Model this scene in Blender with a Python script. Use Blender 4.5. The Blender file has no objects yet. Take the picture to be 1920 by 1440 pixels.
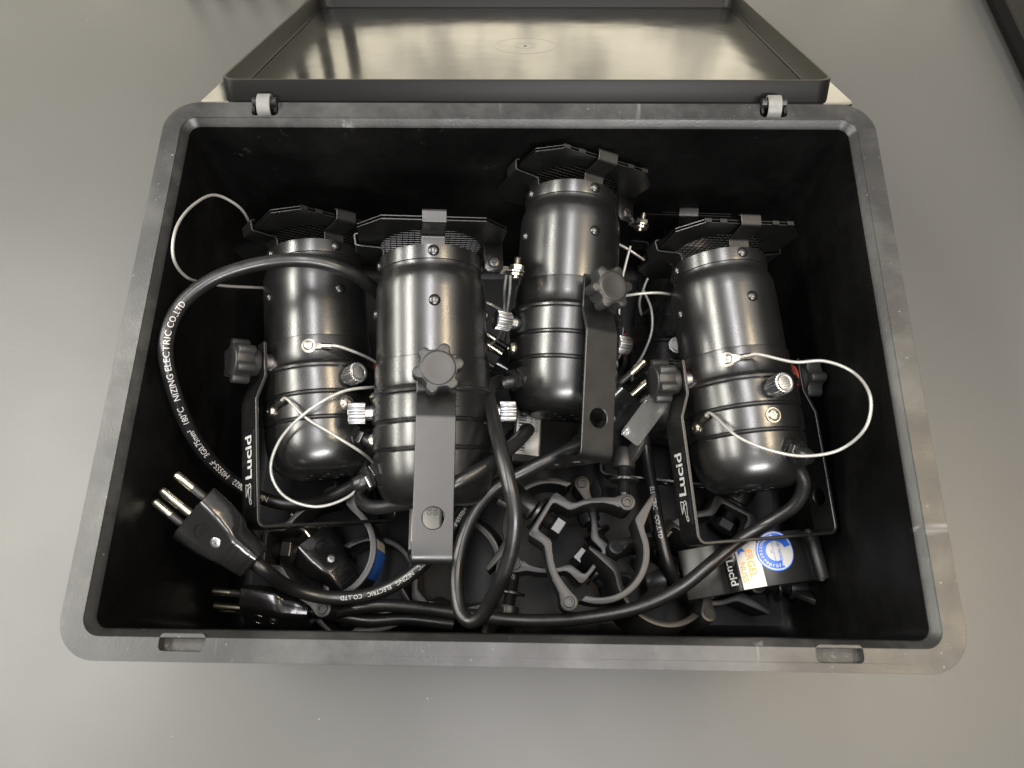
import bpy, bmesh, math, random
from mathutils import Matrix, Vector, Euler
random.seed(7)
R = math.radians
SC = bpy.context.scene
COL = SC.collection

# ------------------------------------------------------------------ camera, world, lights, exposure
RIM = 0.170                                   # height of the box rim above the table
CAM_LOC = Vector((0.0059, -0.1439, RIM + 0.3475))
CAM_ROT = Euler((R(19.71), R(0.71), R(0.86)), 'XYZ')
cam = bpy.data.cameras.new('camera')
cam.sensor_width = 36.0
cam.lens = 1406.4 / 1920 * 36.0
cam.clip_start = 0.01
cam.clip_end = 60
cam.dof.use_dof = True
cam.dof.focus_distance = 0.43
cam.dof.aperture_fstop = 11.0
camo = bpy.data.objects.new('camera', cam)
camo.location = CAM_LOC
camo.rotation_euler = CAM_ROT
COL.objects.link(camo)
SC.camera = camo

world = bpy.data.worlds.new('World')
SC.world = world
world.use_nodes = True
bg = world.node_tree.nodes['Background']
bg.inputs[0].default_value = (1.0, 0.98, 0.95, 1)
bg.inputs[1].default_value = 0.05

def area(name, loc, target, sx, sy, power, col):
    l = bpy.data.lights.new(name, 'AREA')
    l.shape = 'RECTANGLE'; l.size = sx; l.size_y = sy
    l.energy = power; l.color = col
    o = bpy.data.objects.new(name, l)
    o.location = loc
    o.rotation_euler = (Vector(target) - Vector(loc)).to_track_quat('-Z', 'Y').to_euler()
    COL.objects.link(o)
    return o

area('ceiling_light', (1.10, -0.8, 2.3), (1.10, -0.8, 0), 3.4, 5.2, 72, (1.0, 0.99, 0.975))
area('strip_light_warm', (-1.25, 0.10, 1.60), (0, 0, 0.1), 1.5, 0.20, 44, (1.0, 0.97, 0.88))
area('strip_light_low', (-1.55, 0.10, 0.80), (0, 0, 0.1), 1.2, 0.16, 18, (1.0, 0.97, 0.88))
area('strip_light_cool', (0.05, 0.10, 2.2), (0.05, 0.10, 0), 0.24, 1.5, 30, (1.0, 0.96, 0.98))
area('strip_light_amber', (0.90, 0.05, 1.6), (0, 0, 0), 0.7, 0.14, 15, (1.0, 0.80, 0.52))
area('fill_light_front', (0.35, -1.7, 1.7), (0, -0.2, 0), 1.2, 0.25, 54, (1.0, 0.99, 0.97))  # added fill: lifts the shadow in front of the box and lights the panel

SC.view_settings.view_transform = 'Standard'
SC.view_settings.look = 'None'
SC.view_settings.exposure = 0.12
SC.view_settings.gamma = 1.0
SC.view_settings.use_curve_mapping = False
SC.render.engine = 'CYCLES'
SC.cycles.use_denoising = True
SC.cycles.max_bounces = 8

# ------------------------------------------------------------------ helpers
CAM_M = CAM_ROT.to_matrix()
def at(px, py, d):
    """point of the place seen at photo pixel (px,py) that lies d millimetres below the rim"""
    v = CAM_M @ Vector(((px - 960) / 1406.4, (720 - py) / 1406.4, -1))
    t = (RIM - d * 0.001 - CAM_LOC.z) / v.z
    return CAM_LOC + v * t

def material(name, base, rough=0.5, metal=0.0, spec=0.5, bump=None, var=None, rvar=None, coat=0.0, trans=0.0, alpha=1.0):
    m = bpy.data.materials.new(name)
    m.use_nodes = True
    nt = m.node_tree
    p = nt.nodes['Principled BSDF']
    if len(base) == 3: base = (*base, 1)
    p.inputs['Base Color'].default_value = base
    p.inputs['Roughness'].default_value = rough
    p.inputs['Metallic'].default_value = metal
    p.inputs['Specular IOR Level'].default_value = spec
    p.inputs['Coat Weight'].default_value = coat
    p.inputs['Transmission Weight'].default_value = trans
    p.inputs['Alpha'].default_value = alpha
    tc = nt.nodes.new('ShaderNodeTexCoord')
    def noise(scale, detail=4, rough_=0.55, stretch=None, rot=None):
        n = nt.nodes.new('ShaderNodeTexNoise')
        n.inputs['Scale'].default_value = scale
        n.inputs['Detail'].default_value = detail
        n.inputs['Roughness'].default_value = rough_
        if stretch:
            mp = nt.nodes.new('ShaderNodeMapping')
            mp.inputs['Scale'].default_value = stretch
            if rot: mp.inputs['Rotation'].default_value = rot
            nt.links.new(tc.outputs['Object'], mp.inputs['Vector'])
            nt.links.new(mp.outputs['Vector'], n.inputs['Vector'])
        else:
            nt.links.new(tc.outputs['Object'], n.inputs['Vector'])
        return n.outputs['Fac']
    def ramp(sock, a, b, c0=(0, 0, 0, 1), c1=(1, 1, 1, 1)):
        r = nt.nodes.new('ShaderNodeValToRGB')
        r.color_ramp.elements[0].position = a; r.color_ramp.elements[0].color = c0
        r.color_ramp.elements[1].position = b; r.color_ramp.elements[1].color = c1
        nt.links.new(sock, r.inputs['Fac'])
        return r.outputs['Color']
    def mix(fac, a, b):
        x = nt.nodes.new('ShaderNodeMix'); x.data_type = 'RGBA'
        nt.links.new(fac, x.inputs[0])
        for s, i in ((a, 6), (b, 7)):
            if isinstance(s, tuple): x.inputs[i].default_value = s if len(s) == 4 else (*s, 1)
            else: nt.links.new(s, x.inputs[i])
        return x.outputs[2]
    m['_'] = 0
    if var:                                     # (scale, lo, hi, colour)
        c = mix(ramp(noise(var[0]), var[1], var[2]), base, var[3])
        nt.links.new(c, p.inputs['Base Color'])
    if rvar:                                    # (scale, rough lo, rough hi)
        r = ramp(noise(rvar[0]), 0.3, 0.7, (rvar[1],) * 3 + (1,), (rvar[2],) * 3 + (1,))
        nt.links.new(r, p.inputs['Roughness'])
    if bump:                                    # (scale, distance)
        b = nt.nodes.new('ShaderNodeBump')
        b.inputs['Strength'].default_value = 1.0
        b.inputs['Distance'].default_value = bump[1]
        nt.links.new(noise(bump[0], 2), b.inputs['Height'])
        nt.links.new(b.outputs['Normal'], p.inputs['Normal'])
    del m['_']
    m_tools = dict(nt=nt, p=p, tc=tc, noise=noise, ramp=ramp, mix=mix)
    TOOLS[name] = m_tools
    return m
TOOLS = {}

class G:
    """collects shapes into one mesh"""
    def __init__(s): s.v = []; s.f = []
    def add(s, vs, fs, M=None):
        o = len(s.v)
        s.v += [(M @ Vector(v)) if M else Vector(v) for v in vs]
        s.f += [tuple(i + o for i in f) for f in fs]
        return s
    def box(s, c, d, M=None):
        x, y, z = d[0] / 2, d[1] / 2, d[2] / 2
        vs = [(c[0] + a * x, c[1] + b * y, c[2] + e * z) for e in (-1, 1) for b in (-1, 1) for a in (-1, 1)]
        return s.add(vs, [(0, 2, 3, 1), (4, 5, 7, 6), (0, 1, 5, 4), (2, 6, 7, 3), (0, 4, 6, 2), (1, 3, 7, 5)], M)
    def loft(s, rings, M=None, cap0=True, cap1=True, closed=True):
        n = len(rings[0]); vs = [p for r in rings for p in r]; fs = []
        for i in range(len(rings) - 1):
            for j in range(n if closed else n - 1):
                a, b = i * n + j, i * n + (j + 1) % n
                fs.append((a, b, b + n, a + n))
        if cap0: fs.append(tuple(range(n - 1, -1, -1)))
        if cap1: fs.append(tuple(range((len(rings) - 1) * n, len(rings) * n)))
        return s.add(vs, fs, M)
    def lathe(s, prof, n=40, M=None, cap0=True, cap1=True):
        rings = [[(r * math.cos(2 * math.pi * k / n), r * math.sin(2 * math.pi * k / n), z) for k in range(n)] for r, z in prof]
        return s.loft(rings, M, cap0, cap1)
    def tube(s, pts, r, n=12, M=None):
        fr = frames(pts)
        rings = []
        for i, (p, t, a, b) in enumerate(fr):
            rr = r[i] if isinstance(r, (list, tuple)) else r
            rings.append([p + (a * math.cos(2 * math.pi * k / n) + b * math.sin(2 * math.pi * k / n)) * rr for k in range(n)])
        return s.loft(rings, M)
    def flat(s, loops, z0, z1, bevel=0.0, M=None):
        vs, fs = flat_mesh(loops, (z1 - z0) / 2, bevel)
        T = Matrix.Translation((0, 0, (z0 + z1) / 2))
        return s.add(vs, fs, (M @ T) if M else T)

def frames(pts):
    pts = [Vector(p) for p in pts]
    out = []; a = None
    for i, p in enumerate(pts):
        t = (pts[min(i + 1, len(pts) - 1)] - pts[max(i - 1, 0)]).normalized()
        if a is None:
            h = Vector((0, 0, 1)) if abs(t.z) < 0.9 else Vector((1, 0, 0))
            a = (h - t * h.dot(t)).normalized()
        else:
            a = (a - t * a.dot(t)).normalized()
        out.append((p, t, a, t.cross(a)))
    return out

def spline(ctrl, step=0.002):
    P = [Vector(c) for c in ctrl]
    P = [P[0] * 2 - P[1]] + P + [P[-1] * 2 - P[-2]]
    out = []
    for i in range(1, len(P) - 2):
        p0, p1, p2, p3 = P[i - 1:i + 3]
        n = max(3, int((p2 - p1).length / step))
        t0 = 0.0
        d1 = max((p1 - p0).length, 1e-6) ** 0.5; d2 = max((p2 - p1).length, 1e-6) ** 0.5; d3 = max((p3 - p2).length, 1e-6) ** 0.5
        m1 = ((p1 - p0) / d1 - (p2 - p0) / (d1 + d2) + (p2 - p1) / d2) * d2
        m2 = ((p2 - p1) / d2 - (p3 - p1) / (d2 + d3) + (p3 - p2) / d3) * d2
        for k in range(n):
            t = k / n
            out.append(p1 * (2 * t**3 - 3 * t**2 + 1) + m1 * (t**3 - 2 * t**2 + t) + p2 * (-2 * t**3 + 3 * t**2) + m2 * (t**3 - t**2))
    out.append(P[-2])
    return out

def _curve_to_mesh(cu):
    ob = bpy.data.objects.new('tmp', cu)
    COL.objects.link(ob)
    dg = bpy.context.evaluated_depsgraph_get()
    me = bpy.data.meshes.new_from_object(ob.evaluated_get(dg))
    vs = [tuple(v.co) for v in me.vertices]; fs = [tuple(p.vertices) for p in me.polygons]
    bpy.data.objects.remove(ob); bpy.data.curves.remove(cu); bpy.data.meshes.remove(me)
    return vs, fs

def flat_mesh(loops, half, bevel=0.0):
    cu = bpy.data.curves.new('tmp', 'CURVE')
    cu.dimensions = '2D'; cu.fill_mode = 'BOTH'
    cu.extrude = max(half - bevel, 0); cu.bevel_depth = bevel; cu.bevel_resolution = 1; cu.offset = -bevel
    S = 1000.0                                   # drawn in millimetres: the filler drops tiny faces
    cu.extrude *= S; cu.bevel_depth *= S; cu.offset *= S
    for lp in loops:
        sp = cu.splines.new('POLY')
        sp.points.add(len(lp) - 1)
        for q, (x, y) in zip(sp.points, lp): q.co = (x * S, y * S, 0, 1)
        sp.use_cyclic_u = True
    vs, fs = _curve_to_mesh(cu)
    return [(x / S, y / S, z / S) for x, y, z in vs], fs

_tx = {}
def text2d(s, bold=False):
    """text as a flat mesh: origin left on the baseline, capital height 1"""
    if s in _tx: return _tx[s]
    cu = bpy.data.curves.new('tmp', 'FONT')
    cu.body = s; cu.size = 100.0; cu.resolution_u = 3
    cu.offset = 2.0 if bold else 0.0
    cu.fill_mode = 'FRONT'
    vs, fs = _curve_to_mesh(cu)
    vs = [(x / 72.0, y / 72.0) for x, y, z in vs]
    _tx[s] = (vs, fs, max((v[0] for v in vs), default=0))
    return _tx[s]

def subdivided(vs, fs, maxlen):
    bm = bmesh.new()
    bv = [bm.verts.new((*v[:2], 0)) for v in vs]
    for f in fs:
        try: bm.faces.new([bv[i] for i in f])
        except ValueError: pass
    bmesh.ops.triangulate(bm, faces=bm.faces)
    for _ in range(4):
        e = [x for x in bm.edges if x.calc_length() > maxlen]
        if not e: break
        bmesh.ops.subdivide_edges(bm, edges=e, cuts=1)
        bmesh.ops.triangulate(bm, faces=bm.faces)
    bm.verts.index_update()
    o = [tuple(v.co) for v in bm.verts]; ff = [tuple(v.index for v in f.verts) for f in bm.faces]
    bm.free()
    return o, ff

def make(name, g, mat, parent=None, sharp=32, bevel=None, weld=True, M=None):
    me = bpy.data.meshes.new(name)
    vs = [(M @ v) for v in g.v] if M else g.v
    me.from_pydata([tuple(v) for v in vs], [], g.f)
    bm = bmesh.new(); bm.from_mesh(me)
    if weld: bmesh.ops.remove_doubles(bm, verts=bm.verts, dist=2e-6)
    bmesh.ops.recalc_face_normals(bm, faces=bm.faces)
    bm.to_mesh(me); bm.free()
    for p in me.polygons: p.use_smooth = True
    me.set_sharp_from_angle(angle=R(sharp))
    me.materials.append(mat)
    o = bpy.data.objects.new(name, me)
    COL.objects.link(o)
    if parent: o.parent = parent
    if bevel:
        b = o.modifiers.new('bevel', 'BEVEL'); b.width = bevel; b.segments = 2; b.limit_method = 'ANGLE'; b.angle_limit = R(38)
        b.harden_normals = False
    return o

def printed(name, g, mat, parent):              # flat ink: no welding, no normals fix
    me = bpy.data.meshes.new(name)
    me.from_pydata([tuple(v) for v in g.v], [], g.f)
    me.materials.append(mat)
    o = bpy.data.objects.new(name, me); COL.objects.link(o)
    if parent: o.parent = parent
    return o

def root(name, M, label, cat, group=None):
    o = bpy.data.objects.new(name, None)
    o.empty_display_size = 0.02
    COL.objects.link(o)
    o.matrix_world = M
    tag(o, label, cat, group)
    return o
def tag(o, label, cat, group=None):
    o['label'] = label; o['category'] = cat
    if group: o['group'] = group

def rrect(w, h, r, n=8, cx=0, cy=0):
    out = []
    for sx, sy, a0 in ((1, 1, 0), (-1, 1, 90), (-1, -1, 180), (1, -1, 270)):
        for k in range(n + 1):
            a = R(a0 + 90 * k / n)
            out.append((cx + sx * (w / 2 - r) + r * math.cos(a), cy + sy * (h / 2 - r) + r * math.sin(a)))
    return out
def circle(r, n=24, cx=0, cy=0, a0=0):
    return [(cx + r * math.cos(2 * math.pi * k / n + a0), cy + r * math.sin(2 * math.pi * k / n + a0)) for k in range(n)]
def ring3(loop, z): return [(x, y, z) for x, y in loop]
def basis(x, y, z, o=(0, 0, 0)):
    return Matrix(((x[0], y[0], z[0], o[0]), (x[1], y[1], z[1], o[1]), (x[2], y[2], z[2], o[2]), (0, 0, 0, 1)))
def along(direction, o=(0, 0, 0), up=(0, 0, 1)):
    """frame whose Z runs along direction"""
    z = Vector(direction).normalized(); u = Vector(up)
    if abs(z.dot(u)) > 0.95: u = Vector((1, 0, 0))
    x = u.cross(z).normalized(); y = z.cross(x)
    return basis(x, y, z, o)
def rz(a): return Matrix.Rotation(R(a), 4, 'Z')
def tr(x, y, z): return Matrix.Translation((x, y, z))

# ------------------------------------------------------------------ materials
MAT = {}
MAT['coat'] = material('black_powder_coat', (0.005, 0.005, 0.0049), 0.28, spec=0.85, bump=(900, 0.000025), rvar=(60, 0.25, 0.32))
MAT['coat2'] = material('black_sheet_coat', (0.0045, 0.0045, 0.0043), 0.34, spec=0.6, bump=(1400, 0.00003), rvar=(80, 0.30, 0.40))
MAT['knob'] = material('black_knob_plastic', (0.014, 0.014, 0.0135), 0.44, bump=(1500, 0.00003))
MAT['rubber'] = material('black_silicone_cord', (0.008, 0.008, 0.008), 0.33, bump=(500, 0.00003), rvar=(150, 0.27, 0.40), var=(1100, 0.74, 0.80, (0.08, 0.08, 0.078)))
MAT['plug'] = material('black_gloss_plug', (0.008, 0.008, 0.008), 0.16, bump=(120, 0.0002))
MAT['zinc'] = material('zinc_plated_steel', (0.34, 0.345, 0.355), 0.33, 1.0)
MAT['steel'] = material('steel_screw', (0.48, 0.45, 0.39), 0.28, 1.0)
MAT['brass'] = material('nickel_brass_pin', (0.66, 0.62, 0.50), 0.24, 1.0)
MAT['wire'] = material('clear_coated_steel_wire', (0.27, 0.267, 0.25), 0.34, 0.25, bump=(1800, 0.0002), coat=0.6)
MAT['red'] = material('red_fibre_washer', (0.32, 0.045, 0.025), 0.6)
MAT['dark'] = material('dark_interior', (0.006, 0.006, 0.006), 0.45)
MAT['bolt'] = material('black_oxide_bolt', (0.012, 0.012, 0.012), 0.30)
MAT['clamp'] = material('dark_grey_aluminium_coat', (0.018, 0.0178, 0.0172), 0.40, 0.2, bump=(1600, 0.00006))
MAT['ink'] = material('white_ink', (0.42, 0.42, 0.41), 0.5)
MAT['black_ink'] = material('black_ink', (0.03, 0.03, 0.03), 0.5)
MAT['orange_ink'] = material('orange_ink', (0.85, 0.33, 0.06), 0.5)
MAT['blue_ink'] = material('blue_ink', (0.03, 0.14, 0.62), 0.4)
MAT['paper'] = material('white_label_paper', (0.55, 0.54, 0.50), 0.45)
MAT['tape'] = material('black_label_film', (0.008, 0.008, 0.008), 0.22)
MAT['lamp'] = material('bulb_glass', (0.35, 0.35, 0.34), 0.12, 0.0)
MAT['clear'] = material('scuffed_clear_plastic', (0.10, 0.10, 0.095), 0.12, alpha=0.4, bump=(200, 0.0001))
MAT['hinge'] = material('grey_hinge_plastic', (0.13, 0.13, 0.125), 0.45, var=(300, 0.45, 0.7, (0.10, 0.10, 0.095)))

# table: dark satin lino with specks of dust
m = material('grey_table_laminate', (0.055, 0.0547, 0.052), 0.40, bump=(2500, 0.00004), rvar=(6, 0.36, 0.44))
T = TOOLS['grey_table_laminate']
vo = T['nt'].nodes.new('ShaderNodeTexVoronoi'); vo.inputs['Scale'].default_value = 38
T['nt'].links.new(T['tc'].outputs['Object'], vo.inputs['Vector'])
dust = T['ramp'](vo.outputs['Distance'], 0.010, 0.024, (1, 1, 1, 1), (0, 0, 0, 1))
scr = T['ramp'](T['noise'](30, 3, 0.6, (1, 0.05, 1), (0, 0, 0.6)), 0.745, 0.76)
c = T['mix'](T['ramp'](T['noise'](3.5), 0.3, 0.75), (0.052, 0.0517, 0.049), (0.060, 0.0596, 0.0565))
c = T['mix'](scr, c, (0.085, 0.083, 0.078))
c = T['mix'](dust, c, (0.24, 0.235, 0.225))
T['nt'].links.new(c, T['p'].inputs['Base Color'])
MAT['table'] = m

# box plastic: black, rubbed pale and scratched
def box_plastic(name, wear, rough, b=0.012):
    m = material(name, (b, b, b), rough, bump=(700, 0.00006), rvar=(35, rough - 0.07, rough + 0.08))
    T = TOOLS[name]
    w1 = T['ramp'](T['noise'](14, 6, 0.65), 0.45, 0.75)
    c = T['mix'](w1, (b, b, b), (wear, wear, wear * 0.96))
    s1 = T['ramp'](T['noise'](45, 4, 0.7, (1, 0.06, 1), (0, 0, 1.1)), 0.655, 0.70)
    c = T['mix'](s1, c, (wear * 1.7,) * 3)
    s2 = T['ramp'](T['noise'](50, 4, 0.7, (0.06, 1, 0.6), (0.4, 0.3, -0.75)), 0.69, 0.74)
    c = T['mix'](s2, c, (wear * 1.7,) * 3)
    s3 = T['ramp'](T['noise'](620, 2, 0.5), 0.745, 0.77)
    c = T['mix'](s3, c, (wear * 2.4,) * 3)
    T['nt'].links.new(c, T['p'].inputs['Base Color'])
    return m
MAT['rim'] = box_plastic('worn_black_box_plastic', 0.062, 0.40)
TOOLS['worn_black_box_plastic']['p'].inputs['Specular IOR Level'].default_value = 0.5
MAT['inside'] = box_plastic('scuffed_shaded_box_inside', 0.008, 0.45, 0.002)  # same plastic with the interior shade put into darker base and scuff colours
TOOLS['scuffed_shaded_box_inside']['p'].inputs['Specular IOR Level'].default_value = 0.18
MAT['bottom'] = box_plastic('scuffed_shaded_box_bottom', 0.011, 0.50, 0.004)  # floor colour darkened too, to carry the shade inside the box
TOOLS['scuffed_shaded_box_bottom']['p'].inputs['Specular IOR Level'].default_value = 0.22
MAT['lidmat'] = material('glossy_black_lid', (0.012, 0.012, 0.0115), 0.15, spec=0.95, bump=(26, 0.00025), rvar=(30, 0.12, 0.18))
MAT['lip'] = material('satin_black_lid_lip', (0.006, 0.0058, 0.0056), 0.40, spec=0.14)
MAT['pocket'] = material('dusty_grey_pocket', (0.03, 0.029, 0.026), 0.55, bump=(900, 0.0002), var=(700, 0.6, 0.7, (0.10, 0.097, 0.09)))
MAT['wall'] = material('cream_panel_paint', (0.80, 0.75, 0.60), 0.7, var=(18, 0.44, 0.62, (0.38, 0.36, 0.30)))  # paint of the added leaning panel
MAT['pipe'] = material('grey_pipe_paint', (0.02, 0.02, 0.018), 0.5)

# ------------------------------------------------------------------ setting: table, and an added out-of-frame pale panel with posts for the lid to mirror
g = G(); g.box((0.1, 0.3, -0.015), (3.2, 2.6, 0.03))
o = make('table_top', g, MAT['table']); o['kind'] = 'structure'

PANEL = tr(0, 0.424, 0.0005) @ Matrix.Rotation(R(-32), 4, 'X')          # leans back so the ceiling light brightens it in the lid
g = G(); g.box((0.0, 0.010, 0.17), (1.9, 0.02, 0.34), PANEL)
panel = make('background_panel', g, MAT['wall'], bevel=0.001); panel['kind'] = 'structure'
for k in range(6):
    g = G(); x = -0.300 + 0.027 * k
    g.lathe([(0.0058, 0.002), (0.0058, 0.11), (0.004, 0.113)], 14, tr(x, 0.414, 0.0))
    make('post', g, MAT['pipe'], panel)

# ------------------------------------------------------------------ storage box
box = root('storage_box', tr(0, 0, 0), 'open black plastic storage box holding stage lamps, its lid folded back', 'storage box')
def slot(cx, cy, w, h): return rrect(w, h, 0.0022, 5, cx, cy)
pk = [at(341, 1204, 0), at(1575, 1226, 0)]
hg = [at(497, 207, 0), at(1450, 210, 0)]
OUT_W, OUT_H = 0.400, 0.300
g = G()
g.flat([rrect(OUT_W, OUT_H, 0.0185, 12), rrect(0.3795, 0.2795, 0.0085, 12)] +
       [slot(p.x, p.y, 0.0205, 0.0075) for p in pk] + [slot(p.x, p.y, 0.0150, 0.0068) for p in hg],
       RIM - 0.0032, RIM)
make('rim', g, MAT['rim'], box, sharp=40, bevel=0.0006)
g = G()                                          # inner shell: step, wall, floor
n = 12
g.loft([ring3(rrect(0.3795, 0.2795, 0.0085, n), RIM - 0.0004), ring3(rrect(0.3786, 0.2786, 0.008, n), RIM - 0.0010), ring3(rrect(0.3745, 0.2745, 0.0065, n), RIM - 0.0030),
        ring3(rrect(0.3728, 0.2728, 0.006, n), RIM - 0.0045)], cap0=False, cap1=False)
make('inner_step', g, MAT['rim'], box, sharp=60)
g = G()
g.loft([ring3(rrect(0.3728, 0.2728, 0.006, n), RIM - 0.0045), ring3(rrect(0.371, 0.271, 0.006, n), RIM - 0.02), ring3(rrect(0.3685, 0.2690, 0.006, n), 0.022), ring3(rrect(0.3670, 0.2675, 0.006, n), 0.013), ring3(rrect(0.3630, 0.2635, 0.006, n), 0.0075), ring3(rrect(0.357, 0.257, 0.005, n), 0.005), ring3(rrect(0.350, 0.250, 0.004, n), 0.004)],
       cap0=False, cap1=False)
make('inner_wall', g, MAT['inside'], box, sharp=60)
g = G(); g.loft([ring3(rrect(0.350, 0.250, 0.004, n), 0.004), ring3(rrect(0.352, 0.252, 0.004, n), 0.001)])
make('floor_panel', g, MAT['bottom'], box)
g = G()
g.loft([ring3(rrect(0.3985, 0.2985, 0.018, n), RIM - 0.0032), ring3(rrect(0.3985, 0.2985, 0.018, n), RIM - 0.013), ring3(rrect(0.3785, 0.2785, 0.009, n), RIM - 0.0135),
        ring3(rrect(0.372, 0.272, 0.009, n), 0.001), ring3(rrect(0.366, 0.266, 0.008, n), 0.0002)], cap0=False, cap1=True)
make('outer_wall', g, MAT['rim'], box, sharp=40)
for p in pk:                                     # shallow pockets of the front rim
    g = G()
    g.loft([ring3(slot(p.x, p.y, 0.0206, 0.0076), RIM - 0.001), ring3(slot(p.x, p.y, 0.0200, 0.0070), RIM - 0.0052)], cap0=False, cap1=True)
    make('latch_pocket', g, MAT['pocket'], box)
for p in hg:
    h = G()
    h.loft([ring3(slot(p.x, p.y, 0.0151, 0.0069), RIM - 0.001), ring3(slot(p.x, p.y, 0.0149, 0.0067), RIM - 0.0090)], cap0=False, cap1=True)
    h.tube([(p.x - 0.0068, p.y + 0.0045, RIM + 0.0015), (p.x + 0.0068, p.y + 0.0045, RIM + 0.0015)], 0.0028, 14)
    h.box((p.x - 0.0062, p.y + 0.002, RIM - 0.002), (0.0012, 0.007, 0.006))
    h.box((p.x + 0.0062, p.y + 0.002, RIM - 0.002), (0.0012, 0.007, 0.006))
    ho = make('hinge', h, MAT['bolt'], box)
    s = G()
    arc = [(-0.0031, -0.0050), (-0.0030, -0.0012), (-0.0021, 0.0018), (0.0008, 0.0042), (0.0040, 0.0051), (0.0072, 0.0044), (0.0086, 0.0015)]
    up = spline([(p.x, p.y + a, RIM + b) for a, b in arc], 0.0007)
    rings = []
    for q, t, a, b in frames(up):
        nrm = Vector((0, -t.z, t.y))
        rings.append([q + Vector((-0.0038, 0, 0)) + nrm * 0.0006, q + Vector((0.0038, 0, 0)) + nrm * 0.0006, q + Vector((0.0038, 0, 0)) - nrm * 0.0006, q + Vector((-0.0038, 0, 0)) - nrm * 0.0006])
    s.loft(rings)
    make('strap', s, MAT['hinge'], ho, bevel=0.0003)

# lid, folded back until its far edge rests on the table
TILT = 32.6
LIDM = tr(0.0045, 0.1545, RIM - 0.0045) @ Matrix.Rotation(R(-TILT), 4, 'X') @ rz(0.25)
g = G(); LW, LD = 0.349, 0.258
g.flat([rrect(0.377, 0.284, 0.008, 8, 0, 0.138)], -0.0025, 0.0, 0.0006)
lid = make('lid', g, MAT['lidmat'], box, sharp=40)
lid.matrix_local = LIDM
g = G()
def lipring(dw, z, r=0.009): return ring3(rrect(LW + dw, LD + dw, r, 8, 0, LD / 2), z)
g.loft([lipring(0.0012, 0.0002), lipring(0.0, 0.0118), lipring(-0.0006, 0.0124), lipring(-0.0026, 0.0124), lipring(-0.0032, 0.0118), lipring(-0.0044, 0.0012), lipring(-0.0062, 0.0002)], cap0=False, cap1=False)
make('lip', g, MAT['lip'], lid, sharp=50)
g = G()
for rr in (0.0215, 0.0072):
    g.loft([[((rr + a) * math.cos(2 * math.pi * k / 64), 0.128 + (rr + a) * math.sin(2 * math.pi * k / 64), z) for k in range(64)] for a, z in ((-0.0006, 0.0), (-0.0003, 0.00007), (0.0003, 0.00007), (0.0006, 0.0))], cap0=False, cap1=False)
g.box((0.0, 0.128, 0.0002), (0.0022, 0.0012, 0.0004))
make('moulding_mark', g, MAT['lidmat'], lid)

# ------------------------------------------------------------------ stage lamps
LZ = 0.945                                        # overall length factor of the can
LEN = 0.144 * LZ
def zz(z): return z * LZ
PROFILE = [(0.0178, 0.0), (0.0205, 0.00047), (0.0242, 0.00235), (0.0278, 0.00626), (0.0302, 0.01174), (0.0315, 0.018), (0.032, 0.02426), (0.0322, 0.0288), (0.0318, 0.0294), (0.0311, 0.0302), (0.0313, 0.031), (0.0323, 0.0317), (0.0325, 0.03313), (0.0325, 0.04393), (0.032, 0.0447), (0.0313, 0.0455), (0.0315, 0.0463), (0.0325, 0.047), (0.0327, 0.04844), (0.0327, 0.05924), (0.033, 0.0602), (0.0338, 0.061), (0.0341, 0.0622), (0.0336, 0.0634), (0.0322, 0.0642), (0.0316, 0.06556), (0.0313, 0.07124), (0.0312, 0.07986), (0.0311, 0.08055), (0.0303, 0.081), (0.0304, 0.08256), (0.0304, 0.09932), (0.0303, 0.11272), (0.0304, 0.11943), (0.0302, 0.1255), (0.0294, 0.129), (0.0282, 0.132), (0.0277, 0.134), (0.0277, 0.1356), (0.0283, 0.136), (0.0284, 0.137), (0.0283, 0.144), (0.0276, 0.144), (0.0274, 0.137), (0.0268, 0.105)]
def octagon(r, rot=0): return [(r / math.cos(R(22.5)) * math.cos(R(22.5 + 45 * k + rot)), r / math.cos(R(22.5)) * math.sin(R(22.5 + 45 * k + rot))) for k in range(8)]

def cut_square(h, c): return [(h, -h + c), (h, h - c), (h - c, h), (-h + c, h), (-h, h - c), (-h, -h + c), (-h + c, -h), (h - c, -h)]
def polar(theta, r, z):                           # frame on the can: Z outward, Y to the front
    c, s = math.cos(R(theta)), math.sin(R(theta))
    return basis((-s, c, 0), (0, 0, 1), (c, s, 0), (r * c, r * s, zz(z)))

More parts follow.
